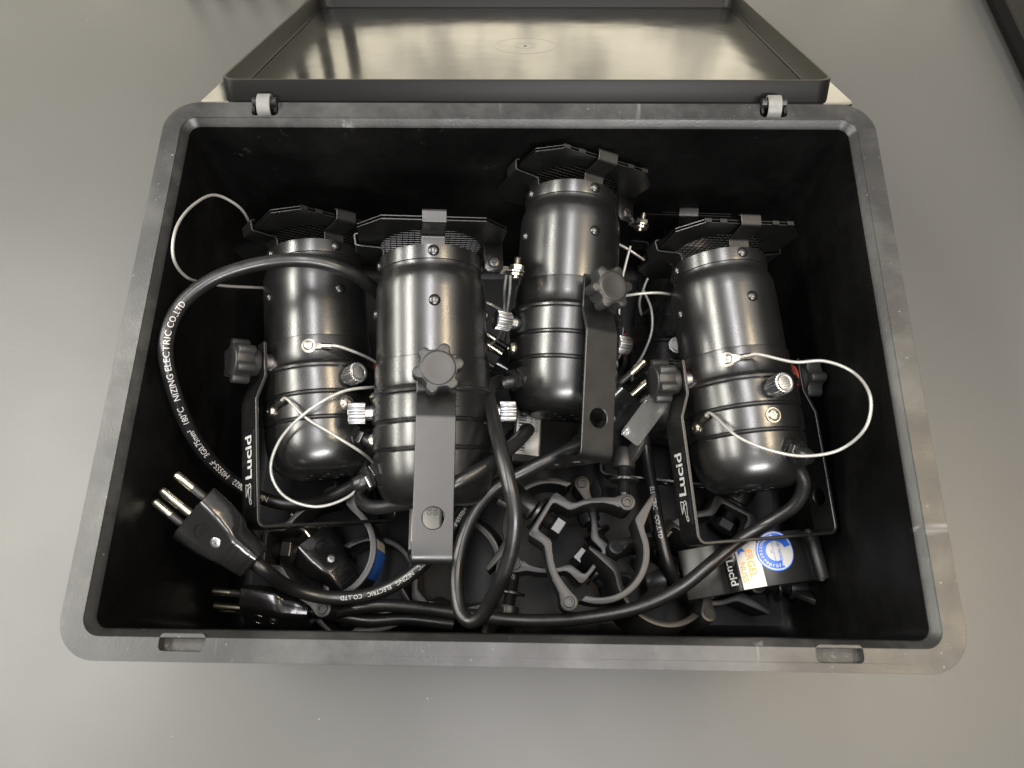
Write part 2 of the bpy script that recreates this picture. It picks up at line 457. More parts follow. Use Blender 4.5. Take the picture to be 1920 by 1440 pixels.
def strip(path, w, th, holes):
    """bent sheet strip: path in (x,z), width along y; holes = (arc length, radius)"""
    S = [0.0]
    for a, b in zip(path, path[1:]): S.append(S[-1] + math.hypot(b[0] - a[0], b[1] - a[1]))
    def pos(u):
        u = min(max(u, 0), S[-1])
        for i in range(len(S) - 1):
            if u <= S[i + 1] + 1e-9: break
        a, b = path[i], path[i + 1]; k = (u - S[i]) / max(S[i + 1] - S[i], 1e-9)
        def tang(j):
            p, q = path[max(j - 1, 0)], path[min(j + 1, len(path) - 1)]
            return Vector((q[0] - p[0], q[1] - p[1])).normalized()
        t = (tang(i) * (1 - k) + tang(i + 1) * k).normalized()
        return a[0] + (b[0] - a[0]) * k, a[1] + (b[1] - a[1]) * k, t
    def P(u, v, h):
        x, z, t = pos(u)
        return (x - t.y * h, v, z + t.x * h)
    g = G()
    cuts = []
    for u, r in holes: cuts.append((u - w / 2, u + w / 2, u, r))
    cuts.sort()
    def plain(u0, u1):
        us = [u0] + [s for s in S if u0 + 1e-5 < s < u1 - 1e-5] + [u1]
        rings = [[P(u, -w / 2, -th / 2), P(u, w / 2, -th / 2), P(u, w / 2, th / 2), P(u, -w / 2, th / 2)] for u in us]
        g.loft(rings, cap0=(u0 < 1e-6), cap1=(u1 > S[-1] - 1e-6))
    cur = 0.0
    for u0, u1, u, r in cuts:
        plain(cur, u0)
        N = 32
        ringv = []
        for k in range(N):
            a = 2 * math.pi * k / N; c, s = math.cos(a), math.sin(a); m_ = max(abs(c), abs(s))
            ringv.append(((u + c / m_ * w / 2, s / m_ * w / 2), (u + c * r, s * r)))
        vs, fs = [], []
        for (o_, i_) in ringv: vs += [P(*o_, th / 2), P(*i_, th / 2), P(*i_, -th / 2), P(*o_, -th / 2)]
        for k in range(N):
            a, b = 4 * k, 4 * ((k + 1) % N)
            fs += [(a, b, b + 1, a + 1), (a + 1, b + 1, b + 2, a + 2), (a + 2, b + 2, b + 3, a + 3)]
            if abs(ringv[k][0][1]) > w / 2 - 1e-6 and abs(ringv[(k + 1) % N][0][1]) > w / 2 - 1e-6: fs.append((a + 3, b + 3, b, a))
        g.add(vs, fs)
        cur = u1
    plain(cur, S[-1])
    return g

def fillet(pts, r, n=6):
    out = [pts[0]]
    for i in range(1, len(pts) - 1):
        p, a, b = Vector(pts[i]), Vector(pts[i - 1]), Vector(pts[i + 1])
        d1, d2 = (a - p).normalized(), (b - p).normalized()
        ang = d1.angle(d2); rr = r[i] if isinstance(r, dict) and i in r else (r if not isinstance(r, dict) else 0.004)
        tl = rr / math.tan(ang / 2)
        c = p + (d1 + d2).normalized() * (rr / math.sin(ang / 2))
        s0, s1 = p + d1 * tl - c, p + d2 * tl - c
        for k in range(n + 1):
            t = k / n; w_ = s0.angle(s1)
            v = (s0 * math.sin((1 - t) * w_) + s1 * math.sin(t * w_)) / math.sin(w_)
            out.append(tuple(c + v))
    out.append(pts[-1])
    return out

PIV = 0.0684
_xa, _xb, _zb = 0.0372, 0.0425, -0.0285
half = [(_xa, PIV + 0.0105), (_xa, PIV - 0.010), (_xb, PIV - 0.024), (_xb, _zb)]
YPATH = fillet([(x, zz(z)) for x, z in half] + [(-x, zz(z)) for x, z in half[::-1]], {1: 0.006, 2: 0.006, 3: 0.0042, 4: 0.0042, 5: 0.006, 6: 0.006})
YS = [0.0]
for a_, b_ in zip(YPATH, YPATH[1:]): YS.append(YS[-1] + math.hypot(b_[0] - a_[0], b_[1] - a_[1]))

def phillips(g, M, r=0.0032, h=0.0014):
    g.lathe([(r, 0), (r, h * 0.4), (r * 0.8, h * 0.85), (r * 0.45, h), (r * 0.44, h * 0.5), (0.0002, h * 0.45)], 20, M, True, True)
    g.box((0, 0, h * 0.62), (r * 1.05, r * 0.22, h * 0.5), M); g.box((0, 0, h * 0.62), (r * 0.22, r * 1.05, h * 0.5), M)

def knob_loop(r0=0.0099, r1=0.0127, lobes=6, n=144):
    out = []
    for k in range(n):
        a = 2 * math.pi * k / n
        d = (a + math.pi / lobes) % (2 * math.pi / lobes) - math.pi / lobes
        q = 0.0029**2 - (0.0097 * math.sin(d))**2
        rr = 0.0097 * math.cos(d) + math.sqrt(q) if q > 0 else 0
        dip = r0 + 0.0006 * math.cos(lobes * a)
        out.append((max(rr, dip) * math.cos(a), max(rr, dip) * math.sin(a)))
    return out

CORD_R = 0.0038
PROTO = {}
def yoke_label(g_face, M, w, h): g_face.box((0, 0, 0.00008), (w, h, 0.00016), M)

def logo_strokes(g, M, s):
    """the zigzag emblem, drawn as thin strokes"""
    pts = [[(0.0, 0.0), (0.9, 0.35), (0.35, 0.9), (-0.15, 0.62), (0.0, 0.0)], [(0.35, 0.9), (2.6, 1.35), (3.2, 0.2), (0.9, 0.35)], [(2.6, 1.35), (1.2, 2.3), (3.5, 2.5), (3.3, 1.3), (1.2, 2.3)], [(3.3, 1.3), (3.6, 0.75), (3.2, 0.2)]]
    for pl in pts:
        for a, b in zip(pl, pl[1:]):
            a, b = Vector(a) * s, Vector(b) * s
            d = (b - a).normalized(); nn = Vector((-d.y, d.x)) * s * 0.10
            g.add([(a.x + nn.x, a.y + nn.y, 0), (a.x - nn.x, a.y - nn.y, 0), (b.x - nn.x, b.y - nn.y, 0), (b.x + nn.x, b.y + nn.y, 0)], [(0, 1, 2, 3)], M)

def flat_text(g, s, height, M, bold=False, center=False):
    vs, fs, w = text2d(s, bold)
    g.add([((x - (w / 2 if center else 0)) * height, y * height, 0) for x, y in vs], fs, M)
    return w * height

def stage_lamp(front, rear, psi, label, yoke_tilt=0.0, latch=True, tabs=0):
    F, Q = at(*front), at(*rear)
    ax = (F - Q).normalized()
    base = F - ax * LEN
    mid = (F + base) / 2
    tocam = (CAM_LOC - mid)
    u = (tocam - ax * tocam.dot(ax)).normalized()
    r = ax.cross(u).normalized()
    X = u * math.cos(R(psi)) + r * math.sin(R(psi))
    Y = ax.cross(X)
    M = basis(X, Y, ax, base)
    L = root('stage_lamp', M, label, 'stage lamp', 'stage lamps lying in the box')
    # can
    g = G(); g.lathe([(a, zz(b)) for a, b in PROFILE], 72, None, False, False)
    can = make('can', g, MAT['coat'], L, sharp=28)
    g = G()                                          # vented rear plate
    g.flat([circle(0.0178, 40)] + [circle(0.0024, 12)] + [circle(0.0024, 12, 0.0098 * math.cos(R(60 * k + 15)), 0.0098 * math.sin(R(60 * k + 15))) for k in range(6)], 0.0002, 0.0014)
    make('vent_plate', g, MAT['coat2'], can)
    g = G(); g.lathe([(0.0170, 0.004), (0.0170, 0.005)], 24); make('socket', g, MAT['dark'], can)
    for th in (0, 90, 180, 270):
        for rad, z in ((0.0283, 0.1402), (0.0304, 0.111)):
            if 'rivet' not in PROTO:
                g = G(); g.lathe([(0.0031, -0.0004), (0.0031, 0.0003), (0.0027, 0.0009), (0.0018, 0.0014), (0.0006, 0.0016)], 18)
                rv = PROTO['rivet'] = make('rivet', g, MAT['coat'], can, sharp=60)
            else:
                rv = PROTO['rivet'].copy(); COL.objects.link(rv); rv.parent = can
            rv.matrix_local = polar(th, rad, z)
    # bulb deep in the front
    g = G(); g.lathe([(0.0245, zz(0.112)), (0.025, zz(0.122)), (0.0235, zz(0.125)), (0.010, zz(0.1275)), (0.001, zz(0.128))], 36)
    make('bulb', g, MAT['lamp'], L, sharp=50)
    # colour frame: two sheets, wire mesh between
    fz = 0.1540
    fr = G()
    for dz in (-0.0010, 0.0008):
        fr.flat([cut_square(0.0395, 0.0125), circle(0.0280, 48)], zz(fz) + dz, zz(fz) + dz + 0.0004)
    for a in (tabs,):                                 # folded tabs join the sheets
        for off in (-0.0260, -0.0165, 0.0165, 0.0260):
            fr.box((0, off, 0), (0.0005, 0.0042, 0.0023), rz(a) @ tr(0.0402, 0, zz(fz)))
    frame = make('colour_frame', fr, MAT['coat2'], L, bevel=None)
    mg = G(); hw = 0.0002
    for i in range(-9, 10):
        c = i * 0.0032; l = math.sqrt(max(0.0292**2 - c * c, 0))
        if l > 0.003:
            mg.box((c, 0, zz(fz) - 0.0002), (2 * hw, 2 * l, 2 * hw)); mg.box((0, c, zz(fz) + 0.0002), (2 * l, 2 * hw, 2 * hw))
    make('wire_mesh', mg, MAT['coat2'], frame)
    for th in (0, -90, 180):                          # sheet clips that hook over the frame
        prof = fillet([(0.0256, zz(0.138)), (0.0262, zz(0.1498)), (0.0412, zz(0.1512)), (0.0420, zz(0.1578)), (0.0395, zz(0.1584))], {1: 0.0022, 2: 0.0012, 3: 0.0010}, 5)
        cg = strip(prof, 0.0125, 0.0009, [])
        make('clip', cg, MAT['coat2'], L, M=rz(th), bevel=0.0002)
    # latch with screw and safety bolt
    if latch:
        lg = G(); P = basis((0, 1, 0), (0, 0, 1), (1, 0, 0), (0.0075, 0.0345, zz(0.1440)))      # plate faces the knob side
        lg.flat([[(-0.0052, -0.0060), (-0.0035, -0.0080), (0.0035, -0.0080), (0.0052, -0.0060), (0.0052, 0.0085), (-0.0052, 0.0085)]], 0.0, 0.0011, 0.0002, P)
        lg.box((-0.0048, 0.0, -0.0035), (0.0009, 0.011, 0.007), P)
        lg.box((0.0082, -0.0060, -0.0010), (0.0085, 0.0050, 0.0010), P @ Matrix.Rotation(R(12), 4, 'Y'))
        lg.box((0.0115, -0.0072, -0.0016), (0.0095, 0.0010, 0.0075), P)
        lo = make('latch', lg, MAT['coat2'], L, bevel=0.0002)
        sg = G(); phillips(sg, P @ tr(0, -0.0028, 0.0011), 0.0032, 0.0016)
        make('latch_screw', sg, MAT['bolt'], lo)
        B = P @ tr(0.0130, -0.0066, -0.0016) @ Matrix.Rotation(R(-78), 4, 'X') @ Matrix.Rotation(R(6), 4, 'Y')
        bg_ = G(); prof = []
        for k in range(9): prof += [(0.0019, 0.001 + k * 0.0008), (0.00165, 0.0014 + k * 0.0008)]
        bg_.lathe([(0.0018, -0.004)] + prof, 14, B)
        bg_.lathe([(0.0048, -0.0006), (0.0048, 0.0002)], 24, B)
        bg_.lathe([(0.0042, -0.0024), (0.0042, -0.0012)], 24, B)
        bg_.flat([circle(0.0040, 6)], 0.0004, 0.0036, 0.0003, B)
        make('safety_bolt', bg_, MAT['steel'], lo)
    # yoke
    Ym = tr(0, 0, zz(PIV)) @ Matrix.Rotation(R(yoke_tilt), 4, 'X') @ tr(0, 0, -zz(PIV))
    tot = YS[-1]
    yg = strip(YPATH, 0.0195, 0.0019, [(tot / 2, 0.0048), (tot / 2 - 0.0215, 0.0046), (tot / 2 + 0.0215, 0.0046), (0.0815, 0.0052), (tot - 0.0815, 0.0052)])
    yoke = make('yoke', yg, MAT['coat2'], L, M=Ym, bevel=0.0004, sharp=40)
    # labels on the far leg (theta 180): name outside, rating label inside
    xo = _xb + 0.00095
    FO = Ym @ basis((0, 0, 1), (0, -1, 0), (-1, 0, 0), (-xo, 0, 0))          # local x runs to the front, z out of the leg
    FO = Ym @ basis((0, 0, 1), (0, 1, 0), (-1, 0, 0), (-xo, 0, 0))
    tg = G(); z0, z1 = zz(-0.0175), zz(0.0270)
    tg.box(((z0 + z1) / 2, 0, 0.0001), (z1 - z0, 0.0135, 0.0002), FO)
    tape = make('name_label', tg, MAT['tape'], yoke)
    ig = G()
    flat_text(ig, 'Lucid', 0.0082, FO @ tr(zz(-0.0015), -0.0040, 0.00026), True)
    logo_strokes(ig, FO @ tr(zz(-0.0150), -0.0036, 0.00026), 0.0030)
    printed('lettering', ig, MAT['ink'], tape)
    FI = Ym @ basis((0, 0, 1), (0, -1, 0), (1, 0, 0), (-_xb + 0.00095, 0, 0))
    pg = G(); p0, p1 = zz(-0.020), zz(0.026)
    pg.box(((p0 + p1) / 2, 0, 0.00012), (p1 - p0, 0.0165, 0.00024), FI)
    lab = make('rating_label', pg, MAT['paper'], yoke)
    kg = G(); rnd = random.Random(3)
    x = p0 + 0.002
    while x < p1 - 0.003:
        w_ = rnd.choice((0.0005, 0.0008, 0.0012))
        kg.box((x + w_ / 2, 0.0046, 0.00028), (w_, 0.0046, 0.00004), FI); x += w_ + rnd.choice((0.0005, 0.0008, 0.0010))
    kg.box(((p0 + p1) / 2, 0.0020, 0.00028), (p1 - p0 - 0.002, 0.00025, 0.00004), FI)
    kg.box(((p0 + p1) / 2, -0.0078, 0.00028), (p1 - p0 - 0.002, 0.00025, 0.00004), FI)
    flat_text(kg, 'GU10', 0.0026, FI @ rz(0) @ tr(zz(-0.0045), -0.0066, 0.0003))
    flat_text(kg, 'CE EAC', 0.0026, FI @ tr(zz(-0.0045), -0.0030, 0.0003))
    flat_text(kg, '94-216', 0.0024, FI @ tr(zz(0.0090), -0.0066, 0.0003))
    printed('label_print', kg, MAT['black_ink'], lab)
    # pivots: washer, bush, lobed knob
    for s, rot in ((1, 12), (-1, 25)):
        K = basis((0, s, 0), (0, 0, 1), (s, 0, 0), (0, 0, zz(PIV)))
        w = G(); w.lathe([(0.0058, 0.0305), (0.0058, 0.0355)], 28, K); make('bush', w, MAT['zinc'], L, sharp=40)
        w = G(); w.lathe([(0.0085, 0.0355), (0.0085, 0.0362)], 28, K); make('washer', w, MAT['red'], L)
        w = G()
        w.lathe([(0.0075, 0.0385), (0.0078, 0.0400), (0.0075, 0.0432)], 32, K)
        w.flat([knob_loop()], 0.0428, 0.0528, 0.0009, K @ rz(rot))
        kn = make('clamp_knob', w, MAT['knob'], L, sharp=45)
        w = G(); w.lathe([(0.0086, 0.0526), (0.0083, 0.0533), (0.0074, 0.05345), (0.0050, 0.0531), (0.0006, 0.0530)], 40, K, False, True)
        make('knob_cap', w, MAT['knob'], kn, sharp=60)
    # thumb screws and screws
    for th in (90, -90):
        P = polar(th, 0.0325, 0.0535)
        w = G(); w.lathe([(0.0040, -0.001), (0.0040, 0.0038)], 24, P)
        w.flat([[(rr * math.cos(2 * math.pi * k / 72), rr * math.sin(2 * math.pi * k / 72)) for k, rr in ((j, 0.0057 if j % 3 else 0.00515) for j in range(72))]], 0.0036, 0.0126, 0.0004, P)
        w.lathe([(0.0046, 0.0125), (0.0044, 0.0128), (0.0036, 0.0127), (0.0034, 0.0124), (0.0012, 0.0123)], 28, P)
        make('thumb_screw', w, MAT['zinc'], L, sharp=25)
    for th in (93, -93):
        w = G(); P = polar(th, 0.0324, 0.0380)
        w.lathe([(0.0042, 0), (0.0042, 0.0006)], 24, P)
        phillips(w, P @ tr(0, 0, 0.0006), 0.0034, 0.0018)
        make('screw', w, MAT['steel'], L, sharp=35)
    # gland
    P = polar(-78, 0.0295, 0.0195) @ Matrix.Rotation(R(28), 4, 'X')
    w = G(); w.flat([circle(0.0066, 6)], -0.001, 0.0042, 0.0005, P)
    w.flat([circle(0.0062, 6, a0=0.3)], 0.0046, 0.0090, 0.0008, P)
    make('cable_gland', w, MAT['plug'], L, sharp=40)
    if psi < 90:
        w = G(); flat_text(w, 'UP', 0.0052, polar(22, 0.03268, 0.0510) @ rz(90))
        printed('embossed_mark', w, MAT['coat2'], can)
    L_ = dict(o=L, M=M, inv=M.inverted(), gland=M @ P @ Vector((0, 0, 0.008)), gdir=(M.to_3x3() @ P.to_3x3() @ Vector((0, 0, 1))).normalized())
    L_['polar'] = lambda th, rad, z: (M @ polar(th, rad, z)).translation
    L_['pdir'] = lambda th: (M.to_3x3() @ polar(th, 0.03, 0).to_3x3() @ Vector((0, 0, 1))).normalized()
    L_['axis'] = ax
    return L_

def cord(parent, ctrl, inv, text=None, s0=0, s1=1, reverse=False, roll=0.0, radius=CORD_R):
    pts = spline(ctrl, 0.0025)
    g = G(); g.tube(pts, radius, 16)
    c = make('cord', g, MAT['rubber'], parent, M=inv, sharp=60)
    if text:
        P = pts[::-1] if reverse else pts
        S = [0.0]
        for a, b in zip(P, P[1:]): S.append(S[-1] + (b - a).length)
        vs, fs, w = text2d(text)
        length = (s1 - s0) * S[-1]; hgt = length / w
        vs, fs = subdivided([(x * hgt, y * hgt) for x, y in vs], fs, 0.0007)
        out = []
        import bisect
        for x, y, _ in vs:
            s = s0 * S[-1] + x
            i = min(max(bisect.bisect(S, s) - 1, 0), len(P) - 2)
            k = (s - S[i]) / (S[i + 1] - S[i])
            p = P[i].lerp(P[i + 1], k)
            def tg(j): return (P[min(j + 1, len(P) - 1)] - P[max(j - 1, 0)]).normalized()
            t = tg(i).lerp(tg(i + 1), k).normalized()
            n_ = (CAM_LOC - p); n_ = (n_ - t * n_.dot(t)).normalized()
            up = n_.cross(t)
            a = (y - 0.5 * hgt) / radius + roll
            out.append(p + (n_ * math.cos(a) + up * math.sin(a)) * (radius + 0.00010))
        tg_ = G(); tg_.add(out, fs)
        tg_.v = [inv @ v for v in tg_.v]
        printed('cord_print', tg_, MAT['ink'], c)
    return c

def lug_end(lg):
    pos, nrm, d = Vector(lg[0]), Vector(lg[1]).normalized(), Vector(lg[2])
    d = (d - nrm * d.dot(nrm)).normalized()
    return [pos + d * 0.011 + nrm * 0.001, pos + d * 0.015 + nrm * 0.0012]

def wire(parent, ctrl, inv, lug0=None, lug1=None, radius=0.00085):
    pts = spline(ctrl, 0.002)
    g = G(); g.tube(pts, radius, 10)
    w = make('safety_wire', g, MAT['wire'], parent, M=inv, sharp=60)
    for lg in (lug0, lug1):
        if not lg: continue
        pos, nrm, d = Vector(lg[0]), Vector(lg[1]).normalized(), Vector(lg[2])
        d = (d - nrm * d.dot(nrm)).normalized()
        B = basis(d, nrm.cross(d), nrm, pos)
        g = G()
        g.lathe([(0.0040, 0.0), (0.0040, 0.0008), (0.0026, 0.0010)], 24, B)
        g.flat([[(0.003, -0.0022), (0.0072, -0.0014), (0.0125, -0.0016), (0.0125, 0.0016), (0.0072, 0.0014), (0.003, 0.0022)]], 0.0002, 0.0010, 0.0002, B)
        g.tube([B @ Vector((x, 0, 0.0010)) for x in (0.0070, 0.0125)], 0.0015, 12)
        phillips(g, B @ tr(0, 0, 0.0009), 0.0028, 0.0014)
        make('wire_lug', g, MAT['steel'], w, M=inv, sharp=35)
    return w

L1 = stage_lamp((588, 484, 62), (608, 890, 76), 118, 'black stage lamp at the far left of the box, a cord looped over its front', 2, tabs=-90)
L2 = stage_lamp((808, 491, 26), (815, 935, 48), 3, 'black stage lamp second from left, its lobed knob and yoke facing up', -2.5, tabs=180)
L3 = stage_lamp((1072, 376, 52), (1050, 782, 70), 28, 'black stage lamp lying farthest back, reaching above the other lamps', 0)
L4 = stage_lamp((1345, 500, 60), (1412, 905, 72), 122, 'black stage lamp at the far right with a wire loop hanging out to its right', 1, tabs=-90)
L5 = stage_lamp((1285, 478, 124), (1258, 800, 130), 90, 'black stage lamp buried in shadow between the two right-hand lamps', 3)

def gl(L, k=0.008): return [L['gland'] - L['gdir'] * 0.004, L['gland'] + L['gdir'] * k]
PRINT = 'Nr 40017022   H05SS-F   3G0.75mm²   180°C   NIZING ELECTRIC CO.,LTD'
cord(L1['o'], gl(L1, 0.006) + [at(690, 850, 66), at(680, 893, 76), at(640, 922, 84), at(580, 944, 90), at(510, 940, 88), at(440, 905, 80), at(375, 838, 56), at(330, 745, 26), at(311, 650, 8), at(335, 578, 8), at(395, 526, 8), at(490, 494, 9), at(580, 489, 11), at(650, 508, 20), at(704, 545, 45), at(740, 590, 85)], L1['inv'],
     PRINT, 0.258, 0.608)
cord(L2['o'], gl(L2, 0.004) + [at(690, 903, 60), at(676, 929, 60), at(693, 949, 52), at(745, 946, 40), at(800, 930, 26), at(850, 908, 20), at(920, 868, 25), at(963, 834, 34), at(984, 812, 46), at(990, 806, 62), at(985, 806, 90)], L2['inv'])
cord(L3['o'], gl(L3, 0.004) + [at(937, 715, 52), at(917, 732, 36), at(922, 775, 25), at(938, 840, 15), at(953, 900, 12), at(965, 960, 16), at(961, 1020, 24), at(941, 1085, 36), at(918, 1130, 48), at(903, 1156, 54), at(883, 1166, 58), at(865, 1150, 61), at(857, 1115, 63), at(856, 1075, 64), at(866, 1020, 63), at(890, 958, 61), at(930, 912, 59), at(985, 882, 58), at(1050, 850, 60), at(1098, 826, 66), at(1130, 800, 85)], L3['inv'])
cord(L4['o'], gl(L4, 0.006) + [at(1492, 868, 50), at(1507, 905, 58), at(1492, 945, 68), at(1440, 980, 80), at(1388, 1012, 84), at(1335, 1055, 84), at(1275, 1103, 86), at(1200, 1138, 90), at(1100, 1158, 94), at(1000, 1164, 98), at(900, 1156, 100), at(800, 1141, 103), at(700, 1136, 107), at(620, 1150, 112)], L4['inv'])
cord(L5['o'], [at(1205, 790, 118), at(1212, 850, 122), at(1222, 910, 118), at(1234, 980, 112), at(1250, 1050, 112), at(1270, 1095, 118), at(1305, 1130, 128)], L5['inv'],
     'ELECTRIC   CO.,LTD', 0.36, 0.62)

def lugp(L, th, rad, z): return L['polar'](th, rad, z), L['pdir'](th)
# lamp 1 wires
a1, n1 = lugp(L1, -127, 0.0313, 0.0734)
wire(L1['o'], lug_end((a1, n1, (1, 0.02, 0))) + [at(670, 662, 46), at(706, 680, 60), at(725, 700, 80)], L1['inv'], (a1, n1, (1, 0.02, 0)))
a2, n2 = lugp(L1, -172, 0.0325, 0.0380)
wire(L1['o'], lug_end((a2, n2, (1, 0.4, 0.6))) + [at(572, 782, 36), at(620, 812, 34), at(680, 850, 46), at(716, 884, 70)], L1['inv'], (a2, n2, (1, 0.4, 0.6)))
wire(L1['o'], [at(492, 470, 80), at(471, 424, 55), at(448, 388, 34), at(405, 366, 20), at(362, 385, 6), at(328, 435, -7), at(325, 482, -4), at(348, 518, 12), at(405, 534, 40), at(500, 540, 82)], L1['inv'])
# lamp 2 wires
wire(L2['o'], [at(712, 728, 60), at(700, 726, 46), at(640, 735, 34), at(572, 775, 34), at(522, 830, 42), at(508, 885, 50), at(533, 930, 58), at(592, 950, 62), at(652, 932, 66), at(690, 895, 70), at(706, 872, 78)], L2['inv'])
wire(L2['o'], [at(951, 503, 52), at(946, 545, 66), at(945, 590, 78), at(935, 632, 90), at(905, 655, 100)], L2['inv'])
wire(L2['o'], [at(957, 503, 50), at(956, 545, 62), at(949, 600, 72), at(947, 640, 95)], L2['inv'])
wire(L2['o'], [at(890, 560, 75), at(918, 570, 72), at(946, 585, 82), at(960, 600, 100)], L2['inv'])
# lamp 3 wires
wire(L3['o'], [at(1145, 450, 85), at(1182, 470, 84), at(1222, 500, 92), at(1240, 520, 105)], L3['inv'])
wire(L3['o'], [at(1182, 462, 82), at(1172, 500, 84), at(1163, 545, 88), at(1160, 610, 98)], L3['inv'])
# lamp 4 wires
a3, n3 = lugp(L4, -127, 0.0313, 0.0734)
a4, n4 = lugp(L4, -172, 0.0325, 0.0380)
wire(L4['o'], lug_end((a3, n3, (1, 0.1, 0))) + [at(1490, 679, 24), at(1545, 677, 20), at(1598, 697, 15), at(1632, 745, 5), at(1624, 800, 10), at(1575, 843, 24), at(1505, 855, 26), at(1440, 843, 25), at(1385, 820, 28)] + lug_end((a4, n4, (1, 0.4, 0.6)))[::-1], L4['inv'],
     (a3, n3, (1, 0.1, 0)), (a4, n4, (1, 0.4, 0.6)))
wire(L4['o'], [at(1150, 559, 70), at(1190, 552, 62), at(1230, 549, 62), at(1262, 553, 74), at(1285, 560, 95)], L4['inv'])
# lamp 5 wires
wire(L5['o'], [at(1243, 462, 95), at(1225, 500, 96), at(1207, 540, 98), at(1199, 570, 108), at(1210, 600, 118), at(1240, 606, 118), at(1275, 600, 118)], L5['inv'])
wire(L5['o'], [at(1207, 545, 92), at(1221, 580, 90), at(1222, 620, 92), at(1208, 660, 98), at(1188, 695, 108), at(1185, 720, 120)], L5['inv'])

# ------------------------------------------------------------------ plugs
def power_plug(base_c, rear_c, label, up=(0, 0, 1), cordpath=None, text=None, s0=0, s1=1, rollx=0, d_b=None):
    B, Q = at(*base_c), at(*rear_c)
    x = (Q - B).normalized()                      # x from the pins to the cord
    u = Vector(up); z = (u - x * u.dot(x)).normalized(); y = z.cross(x)
    M = basis(x, y, z, B) @ Matrix.Rotation(R(rollx), 4, 'X')
    inv = M.inverted()
    P = root('power_plug', M, label, 'plug', 'mains plugs in the box')
    def hexa(xx, w, h, t):
        w *= 1.13; h *= 1.12
        return [(xx, w, 0), (xx, w * t, h), (xx, -w * t, h), (xx, -w, 0), (xx, -w * t, -h), (xx, w * t, -h)]
    def smooth(pts, k=3):                          # rounded hexagon
        out = []
        for i, p in enumerate(pts):
            a, b = Vector(pts[i - 1]), Vector(pts[(i + 1) % len(pts)]); p = Vector(p)
            q0, q1 = p.lerp(a, 0.16), p.lerp(b, 0.16)
            for j in range(k + 1):
                t = j / k; out.append(q0.lerp(p, t).lerp(p.lerp(q1, t), t))
        return out
    g = G()
    g.loft([smooth(hexa(xx, w, h, t)) for xx, w, h, t in ((0, 0.0155, 0.0062, 0.62), (0.0006, 0.0162, 0.0068, 0.62), (0.012, 0.0155, 0.0074, 0.60), (0.020, 0.0142, 0.0079, 0.58), (0.0235, 0.0125, 0.0082, 0.62), (0.0255, 0.0108, 0.0080, 0.66), (0.034, 0.0094, 0.0074, 0.7), (0.0395, 0.0086, 0.0066, 0.7), (0.0405, 0.0076, 0.0056, 0.7))])
    b = make('body', g, MAT['plug'], P, sharp=34)
    g = G()
    for xx in (0.0262, 0.0298, 0.0360):
        g.box((xx, 0, 0.0088 - (xx - 0.0255) * 0.09), (0.0006, 0.0118, 0.0010))
    make('grip_rib', g, MAT['plug'], b)
    g = G(); phillips(g, tr(0.0192, 0, 0.0084), 0.0030, 0.0012); make('screw', g, MAT['zinc'], b)
    g = G(); g.loft([[(0.0105 + (0.0042 + a) * math.cos(2 * math.pi * k / 32), (0.0042 + a) * math.sin(2 * math.pi * k / 32), 0.0082 + zq) for k in range(32)] for a, zq in ((-0.0003, 0), (-0.0001, 0.0004), (0.0001, 0.0004), (0.0003, 0))], cap0=False, cap1=False)
    flat_text(g, '+S', 0.0036, tr(0.0105, 0, 0.0086) @ rz(90) @ tr(0, -0.0018, 0), center=True)
    make('embossed_mark', g, MAT['plug'], b, weld=False)
    for yy, zz_ in ((-0.0095, -0.0015), (0.0, 0.0022), (0.0095, -0.0015)):
        a = G(); sleeve = yy != 0
        a.lathe([(0.0022, 0.008 if sleeve else -0.001), (0.0022, 0.0180), (0.0017, 0.0192), (0.0008, 0.0196)], 18, tr(0, yy, zz_) @ Matrix.Rotation(R(-90), 4, 'Y'))
        p = make('pin', a, MAT['brass'], P, sharp=50)
        if sleeve:
            a = G(); a.lathe([(0.0021, -0.001), (0.0021, 0.0082)], 18, tr(0, yy, zz_) @ Matrix.Rotation(R(-90), 4, 'Y'))
            make('pin_sleeve', a, MAT['knob'], p)
    if cordpath:
        st = [M @ Vector((0.038, 0, 0)), M @ Vector((0.047, 0, 0))]
        cord(P, st + [at(*c) for c in cordpath], inv, text, s0, s1, True)
    return P

power_plug((362, 961, 32), (481, 1057, 45), 'black three-pin plug at the left, pins pointing up to the left wall', rollx=24,
           cordpath=[(545, 1102, 66), (620, 1121, 76), (700, 1113, 77), (770, 1078, 74), (832, 1015, 71), (872, 955, 71), (915, 888, 74), (942, 848, 88), (962, 815, 112)],
           text='<VDE>   Nr 40017022   H05SS-F   3G0.75mm²   180°C   NIZING   ELECTRIC   CO.,LTD', s0=0.20, s1=0.735)
power_plug((462, 1135, 118), (640, 1152, 118), 'black plug in the shadow along the front wall, two pins showing at left', up=(0, -0.87, 0.5),
           cordpath=[(690, 1163, 122), (760, 1160, 126), (850, 1170, 130)])
power_plug((580, 1008, 126), (650, 1095, 134), 'black plug inside the left pipe clamp, its screw and rear end catching light', rollx=-22, cordpath=[(668, 1130, 140), (720, 1150, 140), (800, 1150, 145)])
power_plug((940, 668, 100), (1000, 705, 104), 'black plug between the two middle lamps with bright pins showing', up=(0.3, 0.2, 1), cordpath=[(1030, 720, 110), (1080, 740, 125)])
power_plug((1185, 735, 88), (1110, 800, 104), 'black plug under the clear plastic tag with two bright pins up right', up=(0.5, -0.2, 0.8), cordpath=[(1080, 830, 112), (1040, 860, 125)])

